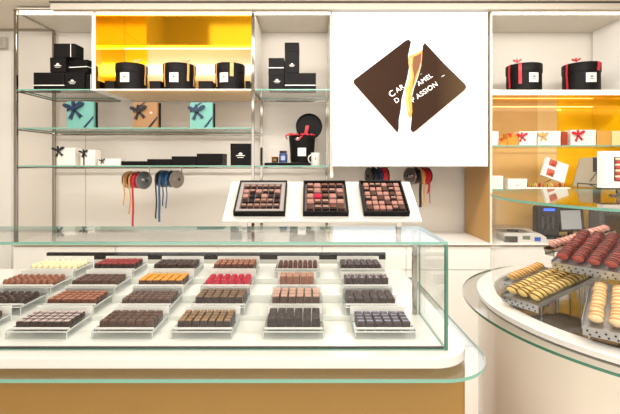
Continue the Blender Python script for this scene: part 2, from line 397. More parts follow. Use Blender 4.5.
def logo(parent, x, y, z, s, m=None):
    m = m or WLINE
    b = MB()
    b.box(x-s*.42, x+s*.42, y-.0008, y, z-s*.14, z-s*.07)
    n = 6
    P0 = [(x+s*.20*math.cos(PI*k/n), z+s*.0+s*.19*math.sin(PI*k/n)) for k in range(n+1)]
    b.poly(P0, 1, y-.0008, y)
    b.box(x-s*.3, x+s*.3, y-.0008, y, z-s*.32, z-s*.27)
    return b.build('logo', m, parent)
def black_box(label, x0, x1, y0, y1, Z, d, rz=0, line=None, vline=False, lg=None, group='black boxes', base=None, name='black_gift_box', cat='box'):
    a = pt(x0, y1, Z); b = pt(x1, y0, Z); w_ = b.x-a.x; h = b.z-a.z; z0 = a.z if base is None else base; h = h if base is None else b.z-base
    t = thing(name, label, cat, ((a.x+b.x)/2, Z+d/2, z0), (0, 0, rz), group)
    hw = w_/2
    if line is not None:
        l = h*line
        MB().box(-hw, hw, -d/2, d/2, 0, l-.002, bev=.0015).build('base', BLACKC, t)
        MB().box(-hw+.003, hw-.003, -d/2+.0015, d/2-.003, l-.002, l+.005).build('white_inner_rim', WLINE, t)
        MB().box(-hw, hw, -d/2, d/2, l+.005, h, bev=.0015).build('lid', BLACKC, t)
    elif vline:
        MB().box(-hw, hw*.55, -d/2, d/2, 0, h, bev=.0015).build('sleeve', BLACKC, t)
        MB().box(hw*.55, hw*.55+.006, -d/2+.002, d/2-.002, .002, h-.002).build('white_inner_rim', WLINE, t)
        MB().box(hw*.55+.006, hw, -d/2, d/2, 0, h, bev=.0015).build('drawer', BLACKC, t)
    else:
        MB().box(-hw, hw, -d/2, d/2, 0, h*.7, bev=.0015).build('base', BLACKC, t)
        MB().box(-hw-.001, hw+.001, -d/2-.001, d/2+.001, h*.7, h, bev=.0015).build('lid', BLACKC, t)
    if lg: logo(t, lg[0]*hw, -d/2-.0012, lg[1]*h, lg[2])
    return t
g = 'black boxes piled on the top left shelf'
Zb = 3.34
z1 = T1+.0005
def top_of(y, Z): return pt(0, y, Z).z
L2 = top_of(72.3, Zb)
black_box('wide low black box with white rim line, left end of the pile bottom', 33.5, 64.3, 72.5, 88, Zb, .17, line=.26, group=g, base=z1)
black_box('black box with white logo, bottom right of the pile', 65, 84.5, 72.5, 88, Zb, .17, lg=(-.25, .5, .07), group=g, base=z1)
black_box('black drawer box standing with vertical white line at the pile bottom right end', 84.9, 92, 74, 88, Zb+.02, .14, vline=True, group=g, base=z1)
black_box('black cube box with white logo on the second layer of the pile', 50, 65.6, 57.5, 72, Zb, .14, lg=(0, .5, .07), group=g, base=L2+.002)
black_box('black box with white rim line turned askew, second layer right of the pile', 67.5, 90, 60, 72, Zb+.03, .13, rz=-.18, line=.45, group=g, base=L2+.002)
black_box('black box with thin vertical white line on the very top of the pile', 53.5, 75, 43.5, 57, Zb, .13, vline=True, group=g, base=top_of(57.5, Zb)+.003)
g = 'black boxes stacked beside the big screen'
black_box('low black box with logo, bottom left of the stack beside the screen', 268.5, 284, 69, 88, Zb, .14, lg=(.1, .45, .065), group=g, base=z1)
black_box('small black box left in the stack beside the screen, above a logo box', 268.5, 284, 58, 67.5, Zb, .14, line=.08, group=g, base=top_of(69, Zb)+.002)
black_box('wide black box with white rim line under the tall box beside the screen', 284.6, 316, 73, 88, Zb, .15, line=.27, group=g, base=z1)
black_box('tall black box with logo topping the stack beside the screen', 284.8, 299, 42.5, 72, Zb, .12, lg=(0, .27, .055), group=g, base=top_of(73, Zb)+.002)

def hat_box(label, x0, x1, y0, shelf, Z, rib, lab, strips, bows, group):
    r = (x1-x0)/2*Z/F; r = (x1-x0)/2*(Z+r)/F*math.cos(math.atan(((x0+x1)/2-310)/F))**.8; a = pt(x0, y0, Z); h = a.z-shelf; cx = pt((x0+x1)/2, 0, Z+r).x
    t = thing('hat_box', label, 'hat box', (cx, Z+r, shelf+.0008), (0, 0, 0), group)
    MB().lathe([(0, 0), (r*.965, 0), (r*.965, h*.72)], 40).build('body', BLACKC, t, smooth=True)
    MB().lathe([(r, h*.70), (r, h*.985), (r*.985, h), (0, h)], 40).build('lid', BLACKC, t, smooth=True)
    def surf(px, k=1.0):
        X = pt(px, 0, Z+.02).x-cx; X = max(-r*.97, min(r*.97, X)); return X, -math.sqrt(r*r-X*X)*k
    lx0, lx1, ly0, ly1 = lab
    X0, _ = surf(lx0); X1, _ = surf(lx1); zt_, zb_ = pt(0, ly0, Z).z-shelf, pt(0, ly1, Z).z-shelf
    pth = []
    mb = MB(); n = 6; P_ = []
    for k in range(n+1):
        X = X0+(X1-X0)*k/n; P_.append((X, -math.sqrt(max(1e-6, (r+.0015)**2-X*X)), (zt_+zb_)/2))
    mb.strip(P_, (0, 0, 1), zt_-zb_, .0015); lb = mb.build('label', LABELM, t)
    xm = (X0+X1)/2; ym = -math.sqrt((r+.0028)**2-max(abs(X0), abs(X1))**2*.0-xm*xm)
    k = MB(); s = X1-X0
    rot = Matrix.Translation((xm, ym, (zt_+zb_)/2)) @ Matrix.Rotation(math.atan2(xm, -ym), 4, 'Z')
    k.box(-s*.22, s*.22, -.001, 0, -s*.16, -s*.08, M=rot); k.poly([(s*.16*math.cos(PI*q/6), s*.2*math.sin(PI*q/6)) for q in range(7)], 1, -.001, 0, M=rot)
    k.build('label_print', INK, lb)
    for px, ya, yb, wd in strips:
        X, Y = surf(px, 1.0); mb = MB()
        za, zb2 = pt(0, ya, Z).z-shelf, pt(0, yb, Z).z-shelf
        n_ = Vector((X, Y, 0)).normalized(); tv = Vector((-n_.y, n_.x, 0))
        P_ = [Vector((X*.3, Y*.3, h+.003)), Vector((X*.95, Y*.95, h+.003))]+[Vector((X, Y, 0))+n_*(.004+.003*math.sin(q))+Vector((0, 0, (h if q == 0 else za)*(1-q/5)+zb2*q/5)) for q in range(6)]
        P_[2].z = h-.004
        mb.strip(P_, tv, wd, .0015).build('ribbon', rib, t)
    for px, py, sz in bows:
        X = pt(px, 0, Z+.1).x-cx
        bow(t, X, -r*.3, max(h+.022, pt(0, py, Z).z-shelf), sz, rib, tails=False)
    return t
g = 'hat boxes in the gold mirror compartment'
hat_box('black round hat box with tan ribbon, nearest the pile of black boxes', 115.5, 148, 62, T1, Zb, TANR, (121, 130, 72.5, 82), [(141, 61, 83, .018)], [(138, 60, .06)], g)
hat_box('black round hat box with tan ribbon, middle of three in the gold compartment', 163, 196, 62, T1, Zb, TANR, (170, 179, 72.5, 82), [(187, 61, 80, .02), (164.5, 66, 86, .012), (194, 62, 84, .016)], [(186, 60, .07)], g)
hat_box('black round hat box with tan ribbon down its front, right of three in gold compartment', 215, 245, 62, T1, Zb, TANR, (220, 228.5, 72.5, 82), [(232, 60, 76, .03), (216.4, 62, 86, .012)], [(234, 60.5, .055), (223, 60.5, .04)], g)
g = 'red ribboned hat boxes on the right'
hat_box('black hat box with red ribbon nearer the big screen, right unit top shelf', 505.5, 542, 62, RT1, Zb, REDR, (528, 537.5, 72.5, 82), [(521, 60, 83, .026), (507.5, 63, 86, .02)], [(517, 60.5, .07)], g)
hat_box('black hat box with red ribbon on the right top shelf, farther from the screen', 561.5, 600.5, 61, RT1, Zb, REDR, (585, 595, 72.5, 82), [(564, 62, 87, .02), (597.5, 62, 70, .035)], [(576, 60, .07)], g)
g = 'low black boxes between the hat boxes'
for x0, x1, lb in ((104.5, 114.6, 'low black box left of the first gold compartment hat box'), (149.5, 160.5, 'low black box between first and second gold compartment hat boxes'), (198.5, 212, 'low black box between second and third gold compartment hat boxes'), (245.6, 250, 'low black box at the right end of the gold compartment')):
    black_box(lb, x0, x1, 81, 88, Zb+.06, .12, group=g, base=z1)

# shelf 2 gift boxes standing upright
def gift_upright(label, x0, x1, y0, shelf, m, rib, bx, by, bs, Z=3.40, d=.05, side=True, group='gift boxes with dark bows on the middle shelf', base_col=None, diag=True, tilt=-.0):
    a = pt(x0, y0, Z); b = pt(x1, y0, Z); h = a.z-shelf; hw = (b.x-a.x)/2; cx = (a.x+b.x)/2
    t = thing('gift_box', label, 'gift box', (cx, Z+d/2, shelf+.0008), (tilt, 0, 0), group)
    MB().box(-hw, hw, -d/2, d*.15, 0, h, bev=.001).build('lid', m, t)
    MB().box(-hw+.002, hw+.012, d*.15+.0004, d/2, .001, h-.003, bev=.001).build('base', BLACKC if side else m, t)
    y = -d/2-.0008
    if diag:
        w_ = .011
        MB().poly([(hw, h*.48), (hw, h*.48-w_*2.2), (hw*.15+w_*2.2, .001), (hw*.15, .001)], 1, y-.0006, y).build('ribbon', rib, t)
        MB().poly([(-hw, h*.70), (-hw, h*.70-w_*2), (-hw*.1+w_*1.8, h), (-hw*.1, h)], 1, y-.0006, y).build('ribbon', rib, t)
    p = pt(bx, by, Z-.03); bow(t, p.x-cx, y-.001, p.z-shelf, bs, rib)
    return t
gift_upright('turquoise gift box with navy bow on the middle shelf, leftmost', 66.8, 93.5, 101.5, T2, TEAL, NAVY, 72.5, 109, .16)
t = gift_upright('kraft brown gift box with dark bow between the two turquoise ones', 133, 157.5, 102.3, T2, KRAFT, BLKR, 137.5, 111, .13)
logo(t, .05, -.027, .135, .035)
gift_upright('turquoise gift box with navy bow on the middle shelf, right of the kraft one', 190, 212.5, 102.5, T2, TEAL, NAVY, 196, 111, .135)
# lower shelf
WB = mat('white_box_card', (232, 226, 216), .5)
g = 'small white boxes with black bows on the lowest shelf'
def small_white(label, x0, x1, y0, bx, by, bs, drop, shelf=T3, rib=BLKR, m=WB, Z=3.36, d=.09, group=g, nm='small_gift_box'):
    a = pt(x0, y0, Z); b = pt(x1, y0, Z); h = a.z-shelf; hw = (b.x-a.x)/2; cx = (a.x+b.x)/2
    t = thing(nm, label, 'gift box', (cx, Z+d/2, shelf+.0008), (0, 0, 0), group)
    MB().box(-hw, hw, -d/2, d/2, 0, h*.62, bev=.001).build('base', m, t)
    MB().box(-hw-.0008, hw+.0008, -d/2-.0008, d/2+.0008, h*.62, h, bev=.001).build('lid', m, t)
    y = -d/2-.0015; p = pt(bx, by, Z-.03)
    if rib:
        if drop: MB().box(p.x-cx-.006, p.x-cx+.006, y-.001, y, .001, h).build('ribbon', rib, t)
        bow(t, p.x-cx, y-.001, min(p.z-shelf, h+.01), bs, rib)
    return t
small_white('small tall white box with black bow, leftmost on the lowest shelf', 57, 75, 148, 56.6, 151, .095, False)
small_white('small white box with thin black bow, middle of the three white ones', 80.5, 95, 150, 82, 153, .07, True)
small_white('low white box with tiny black bow, beside the flat black boxes', 98, 120.5, 158.8, 100.5, 161, .05, False)
g = 'flat black boxes rising in steps on the lowest shelf'
for x0, x1, y0, lb in ((121.4, 146.8, 161.2, 'thinnest flat black box, beside the low white box'), (147.2, 171.2, 159.1, 'second thinnest flat black box in the stepped row'), (171.7, 196.4, 156.3, 'third flat black box in the stepped row, second tallest'), (196.9, 222.5, 153.6, 'tallest flat black box in the stepped row')):
    black_box(lb, x0, x1, y0, 165.5, Zb, .18, group=g, base=T3+.0008)
black_box('square black box standing upright with white logo, right end of the stepped row', 230.5, 250.5, 143.5, 165.5, Zb, .06, lg=(0, .5, .085), group='upright logo box', base=T3+.0008)

# hat box group beside the screen
Zh = 3.45; hz = T3+.0008
t = thing('black_tray', 'thin black slab under the jar and the open hat box', 'tray', (pt(288, 0, Zh).x, Zh+.03, hz))
MB().box(-.195, .195, -.11, .16, 0, .022, bev=.003).build('slab', BLACKC, t)
MB().box(-.185, .185, -.10, .15, .0222, .0235).build('felt_inlay', mat('black_felt', (22, 20, 20), .9), t)
hz2 = hz+.0245
t = thing('open_hat_box', 'open black hat box with red tissue, its lid leaning behind', 'hat box', (pt(302, 0, Zh).x, Zh+.06, hz2))
H = .235; r0, r1 = .100, .116
MB().lathe([(0, 0), (r0, 0), (r1, H), (r1-.004, H), (r0-.006, .006), (0, .006)], 40).build('body', BLACKC, t, smooth=True)
tp = MB()
for k in range(11):
    a = PI*.55+k*.5; rr = r1-.03
    tp.M = Matrix.Translation((rr*math.cos(a), rr*math.sin(a)*.9, H-.02)) @ Matrix.Rotation(a, 4, 'Z') @ Matrix.Rotation(.5, 4, 'Y')
    tp.lathe([(0, -.03), (.022, -.015), (.026, .01), (.012, .035), (0, .04)], 8)
tp.build('red_tissue', REDR, t, smooth=True)
tp = MB()
tp.strip([(-.06, -r1+.0, H+.002), (-.10, -.07, H+.012), (-.145, -.04, H-.005), (-.13, -.02, H-.03)], (0, .6, .4), .03).strip([(.11, -.02, H-.02), (.135, -.05, H-.06), (.128, -.06, H-.13)], (0, 1, 0), .03)
tp.strip([(.01, -r1+.01, H+.01), (-.01, -r1-.004, H-.02), (-.035, -r1-.006, H-.045)], (1, 0, .4), .03)
tp.build('ribbon', REDR, t)
MB().box(-.035, .035, -r0-.014, -r0-.012, .055, .125).build('label', LABELM, t)
MB().box(-.018, .018, -r0-.0152, -r0-.0142, .080, .084).build('label_print', INK, t)
logo(t, -.035, -r1-.001, .205, .05)
t = thing('leaning_round_cover', 'round black hat box lid leaning upright behind the open hat box', 'lid', (pt(309, 0, Zh+.04).x, Zh+.115, hz2+.20), (0, 0, 0))
Mr = Matrix.Rotation(math.radians(82), 4, 'X')
MB().lathe([(0, 0), (.118, 0), (.118, .03), (.114, .03), (.114, .004), (0, .004)], 40, M=Matrix.Translation((0, .03, .12)) @ Mr).build('lid_top', BLACKC, t, smooth=True)
MB().strip([(-.03, -.012, .05), (-.02, -.014, .10), (-.015, -.010, .13)], (1, 0, 0), .03).build('ribbon', REDR, t)
t = thing('jar', 'small glass jar of blue filling with dark lid beside the hat box', 'jar', (pt(283.5, 0, Zh).x, Zh-.035, hz2))
MB().lathe([(0, 0), (.033, 0), (.036, .008), (.036, .07), (.028, .08), (0, .08)], 24).build('glass_body', mat('jar_blue_glass', (58, 76, 128), .1, coat=.8), t, smooth=True)
MB().lathe([(0, .081), (.031, .081), (.031, .10), (0, .10)], 24).build('lid', mat('jar_lid', (34, 28, 30), .4), t, smooth=True)
MB().box(-.018, .018, -.0385, -.0365, .02, .055).build('label', mat('jar_label', (150, 160, 190), .5), t)
t = thing('small_carton', 'tiny black and amber box left of the blue jar', 'box', (pt(275.3, 0, Zh).x, Zh-.035, hz2))
MB().box(-.028, .028, -.025, .025, 0, .05, bev=.001).build('carton', BLACKC, t)
MB().box(-.028, -.022, -.0262, -.0252, .001, .05).box(-.028, .028, -.0262, -.0252, .046, .05).build('amber_edge', mat('amber_card', (206, 140, 40), .5), t)
MB().box(-.014, .016, -.0262, -.0252, .012, .034).build('label', mat('amber_label', (122, 96, 50), .5), t)
t = thing('mug', 'white mug with small dark emblem at the right end of the lowest shelf', 'mug', (pt(315.5, 0, 3.36).x, 3.36+.038, hz))
mp = [(0, 0), (.034, 0), (.038, .006), (.038, .108), (.035, .108), (.034, .01), (0, .008)]
MB().lathe(mp, 28).build('cup', WHITEG, t, smooth=True)
hb = MB(); pr = None
for k in range(9):
    a0 = PI*.5+PI*k/8; p = (-.036-.024*abs(math.cos(a0-PI/2-PI/2)) if 0 else -.037-.024*math.sin(PI*k/8), 0, .056+.032*math.cos(PI*k/8))
    if pr: hb.rod(pr, p, .005, 8)
    pr = p
hb.build('handle', WHITEG, t, smooth=True)
MB().poly([(.006*math.cos(2*PI*k/8), .056+.006*math.sin(2*PI*k/8)) for k in range(8)], 1, -.0395, -.0385).build('emblem', BLACKC, t)

# ------------------------------------------------------------------ ribbon spools
def spool(label, x0, x1, y, Z, rz, wraps, tails, discs=(STEEL, STEEL), hang=T3-.012, r=.078):
    a = pt(x0, y, Z); b = pt(x1, y, Z); L = (b.x-a.x)/2*.84; cz = a.z
    t = thing('ribbon_spool', label, 'ribbon spool', ((a.x+b.x)/2, Z, cz), (0, 0, rz), 'ribbon spools hanging under the shelves')
    Mx = Matrix.Rotation(PI/2, 4, 'Y')
    for s, m in ((-1, discs[0]), (1, discs[1])):
        MB().lathe([(0, -.003), (r, -.003), (r, .003), (0, .003)], 28, M=Matrix.Translation((s*L, 0, 0)) @ Mx).build('disc', m, t, smooth=True)
    MB().cyl(.012, .012, -L-.03, L+.03, 12, M=Mx).build('axle', CHROME, t)
    if hang < 1.55: MB().rod((L*.55, .09, 0), (L*.55, .09, hang-cz), .005).rod((L*.55, .09, 0), (L*.55, .0, 0), .005).build('bracket', CHROME, t)
    else: MB().rod((0, 0, 0), (math.sin(rz)*(ZW-Z-.002), math.cos(rz)*(ZW-Z-.002), 0), .006).build('bracket', CHROME, t)
    n = len(wraps); x = -L+.006; ww = (2*L-.012)/n
    for k, m in enumerate(wraps):
        rr = r*(.93-.06*(k % 2)); MB().cyl(rr, rr, x+.001, x+ww-.001, 24, M=Mx).build('ribbon_roll', m, t, smooth=True); x += ww
    for fx, yb, m, wd, sway in tails:
        zb_ = pt(0, yb, Z).z-cz; px = -L+2*L*fx; q = r+.004
        P_ = [(px, q*math.sin(-1.2+.0)+.0, q*math.cos(1.2))]
        P_ = [(px, -q*math.sin(a_), q*math.cos(a_)) for a_ in (0, .4, .8, 1.2, PI/2)]
        for k in range(1, 7): P_.append((px+sway*math.sin(k*.5), -q-.003*math.sin(k*1.4), zb_*k/6))
        MB().strip(P_, (1, 0, 0), wd, .0014).build('ribbon_tail', m, t)
    return t
spool('ribbon spool with orange and red ribbons hanging under the lowest shelf', 123, 150.5, 180, 3.5, -.55, [TANR, BLKR, REDR, REDR], [(.18, 205, TANR, .018, .01), (.55, 213, TANR, .02, .02), (.82, 226, REDR, .026, .0)])
spool('ribbon spool with navy and blue ribbons, right of the red and orange one', 156, 182.5, 179, 3.5, -.55, [BLKR, BLUER, NAVY], [(.12, 218, BLKR, .02, .006), (.38, 221, BLUER, .028, -.005), (.60, 205, NAVY, .014, .0), (.80, 207, BLUER, .014, .01)])
spool('ribbon spool partly behind the screen with navy, tan and red ribbons', 405, 431, 176, 3.55, .5, [BLKR, TANR, REDR], [(.22, 206, BLKR, .03, .004), (.42, 205, TANR, .02, .01), (.62, 193, REDR, .02, .03), (.80, 203, REDR, .01, .0)], (STEEL, DARKM), hang=1.62)
spool('ribbon spool with navy and red ribbons just above the open praline boxes', 366, 388, 176, 3.55, .3, [BLKR, NAVY, REDR], [(.2, 190, BLKR, .03, .0), (.75, 184, REDR, .03, .0), (.5, 186, NAVY, .03, .0)], (DARKM, DARKM), hang=1.62)

# ------------------------------------------------------------------ right unit small boxes
g = 'small boxes with bows in the right unit'
OR = mat('orange_box_card', (214, 140, 44), .5); KR2 = mat('tan_box_card', (200, 150, 70), .5); DR = mat('dark_red_card', (150, 52, 24), .5); PB = mat('pale_box_card', (236, 206, 150), .5)
def sm2(label, x0, x1, y0, bx, by, bs, rib, m, shelf=RT2, Z=3.38, d=.08): return small_white(label, x0, x1, y0, bx, by, bs, False, shelf, rib, m, Z, d, g)
sm2('plain white box at the left end of the right unit glass shelf', 491.2, 498.4, 131.5, 0, 0, 0, None, WB)
sm2('tiny orange box with red bow beside the plain white box', 499.2, 507, 139.5, 503, 139.5, .035, REDR, OR)
sm2('orange box with red bow behind a white one, right glass shelf', 507.6, 518.6, 133.5, 511.5, 135, .04, REDR, OR)
sm2('white box with bright red bow, left of the tan bowed one', 519.4, 536.5, 131.5, 523.5, 136.5, .085, REDR, WB)
sm2('white box with tan bow in the right unit', 538, 560.5, 131, 544.5, 136, .085, TANR, WB)
sm2('narrow dark red box between two white boxes on right glass shelf', 561.4, 567.5, 132, 0, 0, 0, None, DR)
sm2('large white box with red bow in the right unit', 571, 595.8, 130, 580, 135, .10, REDR, WB)
sm2('tan box right of the large white one with red bow', 597, 611, 131, 0, 0, 0, None, KR2)
sm2('pale gold box at the right end of the glass shelf', 612, 628, 131, 0, 0, 0, None, PB)
sm2('plain square white box on the low shelf nearest the big screen', 491.5, 503, 176, 0, 0, 0, None, WB, RT3, 3.36)
t = sm2('plain wide white box with tiny print on the low shelf', 508, 527, 179, 0, 0, 0, None, WB, RT3, 3.36)
MB().box(-.02, .02, -.042, -.0412, .03, .034).build('print', INK, t)

# macarons ---------------------------------------------------------
def shell_mesh():
    return MB().lathe([(0, .0098), (.007, .0090), (.012, .0070), (.0165, .0044), (.0200, .0018), (.0205, .0006), (.0185, 0), (0, 0)], 20)
def fill_mesh():
    return MB().lathe([(0, -.0028), (.0196, -.0028), (.0203, 0), (.0196, .0028), (0, .0028)], 20)
MK = {}
def mac_kind(key, shell, fill):
    ms = mat('macaron_shell_'+key, shell, .6, vary=.12, scale=60, bump=.15); mf = mat('macaron_filling_'+key, fill, .6)
    MK[key] = (shell_mesh().mesh('shell', ms, True), fill_mesh().mesh('filling', mf, True))
mac_kind('red', (166, 78, 68), (70, 26, 22)); mac_kind('rose', (236, 190, 176), (190, 110, 100)); mac_kind('lemon', (238, 208, 130), (92, 62, 34))
mac_kind('cream', (238, 212, 166), (190, 140, 84)); mac_kind('apricot', (238, 200, 124), (170, 106, 50)); mac_kind('orange', (226, 130, 50), (150, 60, 30)); mac_kind('green', (160, 170, 70), (100, 90, 40)); mac_kind('pale', (244, 226, 196), (200, 60, 60))
def macaron(key, label, group, loc, axis, s=1.0):
    t = thing('macaron', label, 'macaron', loc, Vector(axis).to_track_quat('Z', 'Y').to_euler(), group)
    t.scale = (s, s, s)
    a, b = MK[key]
    for sgn in (1, -1):
        o = bpy.data.objects.new('shell', a); COL.objects.link(o); o.parent = t; o.location = (0, 0, .003*sgn)
        if sgn < 0: o.rotation_euler = (PI, 0, 0)
    o = bpy.data.objects.new('filling', b); COL.objects.link(o); o.parent = t
    return t
# low shelf: tray of coloured macarons, tilted box, mirror on easel
t = thing('macaron_tray', 'white tray of mixed orange and green macarons on the low shelf', 'tray', (pt(545, 0, 3.36).x, 3.40, RT3+.0008))
MB().box(-.16, .21, -.05, .05, 0, .012, bev=.002).build('plate', WB, t)
for k, (c, x) in enumerate((('orange', 528.5), ('green', 532.5), ('apricot', 536.5), ('red', 540.5), ('orange', 544.5), ('green', 548.5), ('apricot', 552.5), ('orange', 557), ('red', 561), ('orange', 565.5))):
    p = pt(x, 0, 3.37)
    macaron(c, {'orange': 'orange', 'green': 'green', 'apricot': 'yellow', 'red': 'red'}[c]+' macaron leaning in the white tray on the low shelf', 'mixed macarons in the low shelf tray', (p.x, 3.385, RT3+.0128+.020), (1, -.5, .12*(-1)**k), .9)
def grid_box(name, label, cat, c, w_, h, d, rot, windows, frame, inner, back=None):
    t = thing(name, label, cat, c, rot)
    MB().box(-w_/2, w_/2, 0, d, -h/2, h/2).build('body', frame, t)
    for (a, b, e, f) in windows:
        MB().box(a, b, -.0012, -.0002, e, f).build('opening', inner, t)
    return t
a = pt(555.5, 170, 3.42)
t = grid_box('open_macaron_box', 'tilted white box with two openings showing pink macarons', 'box', (a.x, 3.42, a.z), .20, .165, .03, (math.radians(-8), math.radians(20), math.radians(0)), [(-.07, -.005, -.07, -.005), (-.07, -.005, .02, .08)], WHITE, mat('box_inside', (190, 120, 90), .6))
for i, (xx, zz) in enumerate(((-.055, -.037), (-.036, -.037), (-.018, -.037), (-.055, .05), (-.036, .05), (-.018, .05))):
    MB().lathe([(0, -.008), (.015, -.007), (.022, -.002), (.022, .002), (.015, .007), (0, .008)], 16, M=Matrix.Translation((xx, -.004, zz)) @ Matrix.Rotation(PI/2, 4, 'Y')).build('macaron_inside', mat('macaron_pink_inside', (206, 96, 78), .6), t, smooth=True)
MB().rod((.0, .03, -.085), (0, .10, -.105), .004).build('prop', CHROME, t)
a = pt(587, 168, 3.45)
t = thing('tilted_mirror', 'grey mirror panel leaning on a thin wire easel beside the macaron box', 'mirror', (a.x, 3.45, RT3+.001), (0, 0, 0))
MB().poly([(-.12, .02), (.11, .0), (.12, .275), (-.06, .255)], 1, .0, .010).build('mirror_panel', mat('grey_mirror', (176, 166, 146), .3, metal=.2), t)
MB().box(.05, .118, -.0015, -.0005, .14, .265).build('dark_card', mat('dark_card', (60, 56, 54), .6), t)
MB().rod((-.10, -.03, .045), (.10, -.03, .03), .004).rod((0, -.035, .06), (.06, -.035, .14), .004).rod((.06, -.035, .14), (.07, -.035, .0), .004).rod((-.10, -.03, .045), (-.10, -.03, .002), .004).rod((.0, -.03, .035), (.06, -.035, .005), .004).build('wire_easel', DARKM, t)

# ------------------------------------------------------------------ appliances on the back counter
BP = mat('black_plastic', (34, 34, 38), .35)
Zt = 3.46
c = pt(549.5, 0, Zt)
t = thing('card_terminal', 'black till unit with glowing blue light on the back counter', 'till', (c.x, Zt+.06, CT+.0008))
MB().box(-.10, .10, -.06, .08, 0, .02, bev=.004).build('foot', BP, t)
MB().box(-.095, .10, -.05, .05, .0202, .285, bev=.02).build('housing', BP, t)
MB().box(-.045, .05, -.054, -.0505, .245, .265, bev=.001).build('blue_light', mat('blue_light', (40, 80, 255), .4, emit=2.5), t)
for k in range(3): MB().box(-.06+k*.045, -.045+k*.045, -.053, -.0505, .09, .19).build('front_slot', mat('dark_grey_plastic', (70, 68, 72), .4), t)
c = pt(575, 0, Zt)
t = thing('touch_monitor', 'black monitor with pale grey screen right of the blue-lit till unit', 'monitor', (c.x, Zt+.04, CT+.0008), (0, 0, .12))
MB().box(-.08, .08, -.05, .09, 0, .015, bev=.003).build('foot', BP, t)
MB().box(-.02, .02, .01, .03, .015, .14).build('stand', BP, t)
MB().box(-.12, .12, -.02, .01, .06, .275, bev=.008, M=Matrix.Rotation(-.12, 4, 'X')).build('bezel', BP, t)
MB().box(-.105, .085, -.0225, -.0205, .08, .245, M=Matrix.Rotation(-.12, 4, 'X')).build('screen', mat('grey_screen', (150, 152, 154), .2, emit=.15), t)
c = pt(612, 0, Zt)
t = thing('counter_appliance', 'dark appliance at the far right of the back counter', 'appliance', (c.x, Zt+.06, CT+.0008))
MB().box(-.12, .17, -.05, .1, 0, .02, bev=.004).build('foot', BP, t)
MB().box(-.10, .15, -.05, .10, .0202, .27, bev=.012).build('housing', mat('brown_black_plastic', (56, 44, 40), .35), t)
MB().box(-.07, .12, -.053, -.0505, .16, .235).build('front_panel', BP, t)
c = pt(521, 0, 3.40)
t = thing('shop_scale', 'grey counter scale with small displays under the round glass top', 'scale', (c.x, 3.42, CT+.0008), (0, 0, -.08))
MB().poly([(-.14, 0), (.17, 0), (.17, .045), (.12, .075), (-.16, .075), (-.17, .06)], 1, -.10, .12).build('body', mat('scale_body', (206, 202, 196), .35), t)
MB().box(-.19, .06, -.08, .13, .105, .115, bev=.003).build('weighing_plate', STEEL, t)
MB().box(-.09, -.03, -.04, .04, .0752, .105).build('plate_post', DARKM, t)
MB().box(-.02, .04, -.1025, -.1005, .025, .055).build('display', mat('lcd_display', (112, 118, 100), .3), t)
MB().box(.075, .125, -.1025, -.1005, .012, .045).build('keypad', mat('blue_keypad', (52, 84, 180), .4), t)
MB().box(-.165, -.06, -.1025, -.1005, .0, .05).build('dark_base_panel', DARKM, t)

# ------------------------------------------------------------------ main display case
GX0, GX1, GY0, GY1 = -1.29, .407, 1.18, 1.475
SLZ = .951; LGZ = .905; TZ = 1.27
def rounded(x0, x1, y0, y1, r, n=10):
    pts = [(x0, y0)]
    for k in range(n+1):
        a = -PI/2+PI/2*k/n; pts.append((x1-r+r*math.cos(a), y0+r+r*math.sin(a)))
    pts += [(x1, y1), (x0, y1)]
    return pts
dc = thing('display_case', 'long glass praline case with white top and ochre front panel', 'display case', (-.4, 1.18, 0))
off = (.4, -1.18, 0)
def Dc(mb, name, m, **k): return mb.build(name, m, dc, loc=off, **k)
Dc(MB().box(-1.7, .478, 1.25, 2.1, .02, LGZ-.013), 'cabinet', mat('ochre_front', (150, 114, 52), .35, vary=.04, scale=4))
Dc(MB().box(.4785, .484, 1.25, 2.1, .02, LGZ-.013), 'end_edge', mat('ochre_edge', (150, 104, 44), .5))
Dc(MB().box(-1.7, .44, 1.30, 2.05, 0, .0198), 'plinth', GAP)
Dc(MB().poly(rounded(-1.7, .546, 1.105, 2.1, .17), 2, LGZ-.010, LGZ, 0, 1), 'glass_ledge', [glassmat('coated_ledge_glass', (.93, .97, .97), .17, .75), GEDGE])
Dc(MB().poly(rounded(-1.7, .40, 1.19, 2.1, .08), 2, LGZ+.0005, LGZ+.012), 'slab_support', OCHRE)
Dc(MB().poly(rounded(-1.7, .478, 1.135, 2.1, .12, 14), 2, LGZ+.0125, SLZ-.001), 'white_slab', WHITEG, bevel=.004)
Dc(MB().pane(GX0, GX1, GY0, GY0+.008, SLZ, TZ-.0082, 1), 'front_pane', [GLASS, GEDGE])
Dc(MB().pane(GX1-.008, GX1, GY0+.0085, GY1, SLZ, TZ-.0082, 0), 'side_pane', [GLASS, GEDGE2])
Dc(MB().pane(GX0, GX0+.008, GY0+.0085, GY1, SLZ, TZ-.0082, 0), 'side_pane', [GLASS, GEDGE])
Dc(MB().pane(GX0, GX1, GY0, GY1, TZ-.008, TZ, 2), 'top_pane', [GLASS, GEDGE])
Dc(MB().box(GX1-.0075, GX1+.0005, GY0-.0006, GY0-.0001, SLZ, TZ-.009), 'corner_seam', GEDGE2)
Dc(MB().box(GX0+.01, GX1-.01, GY0+.0085, GY0+.013, SLZ, SLZ+.006), 'front_seal', DARKM)
for x in (GX0+.03, GX1-.022):
    Dc(MB().box(x-.009, x+.009, 1.462, 1.48, SLZ, TZ-.009, bev=.002), 'post', CHROME)
Dc(MB().box(GX0+.012, GX1-.04, 1.94, 1.955, 1.037, 1.069), 'back_frame', BLACKC)
Dc(MB().box(GX0+.012, GX1-.04, 1.941, 1.954, SLZ+.001, 1.0395), 'back_upstand', WHITEG)
Dc(MB().box(GX0+.01, GX1-.01, 1.462, 1.470, TZ-.020, TZ-.0085), 'light_channel', CHROME)
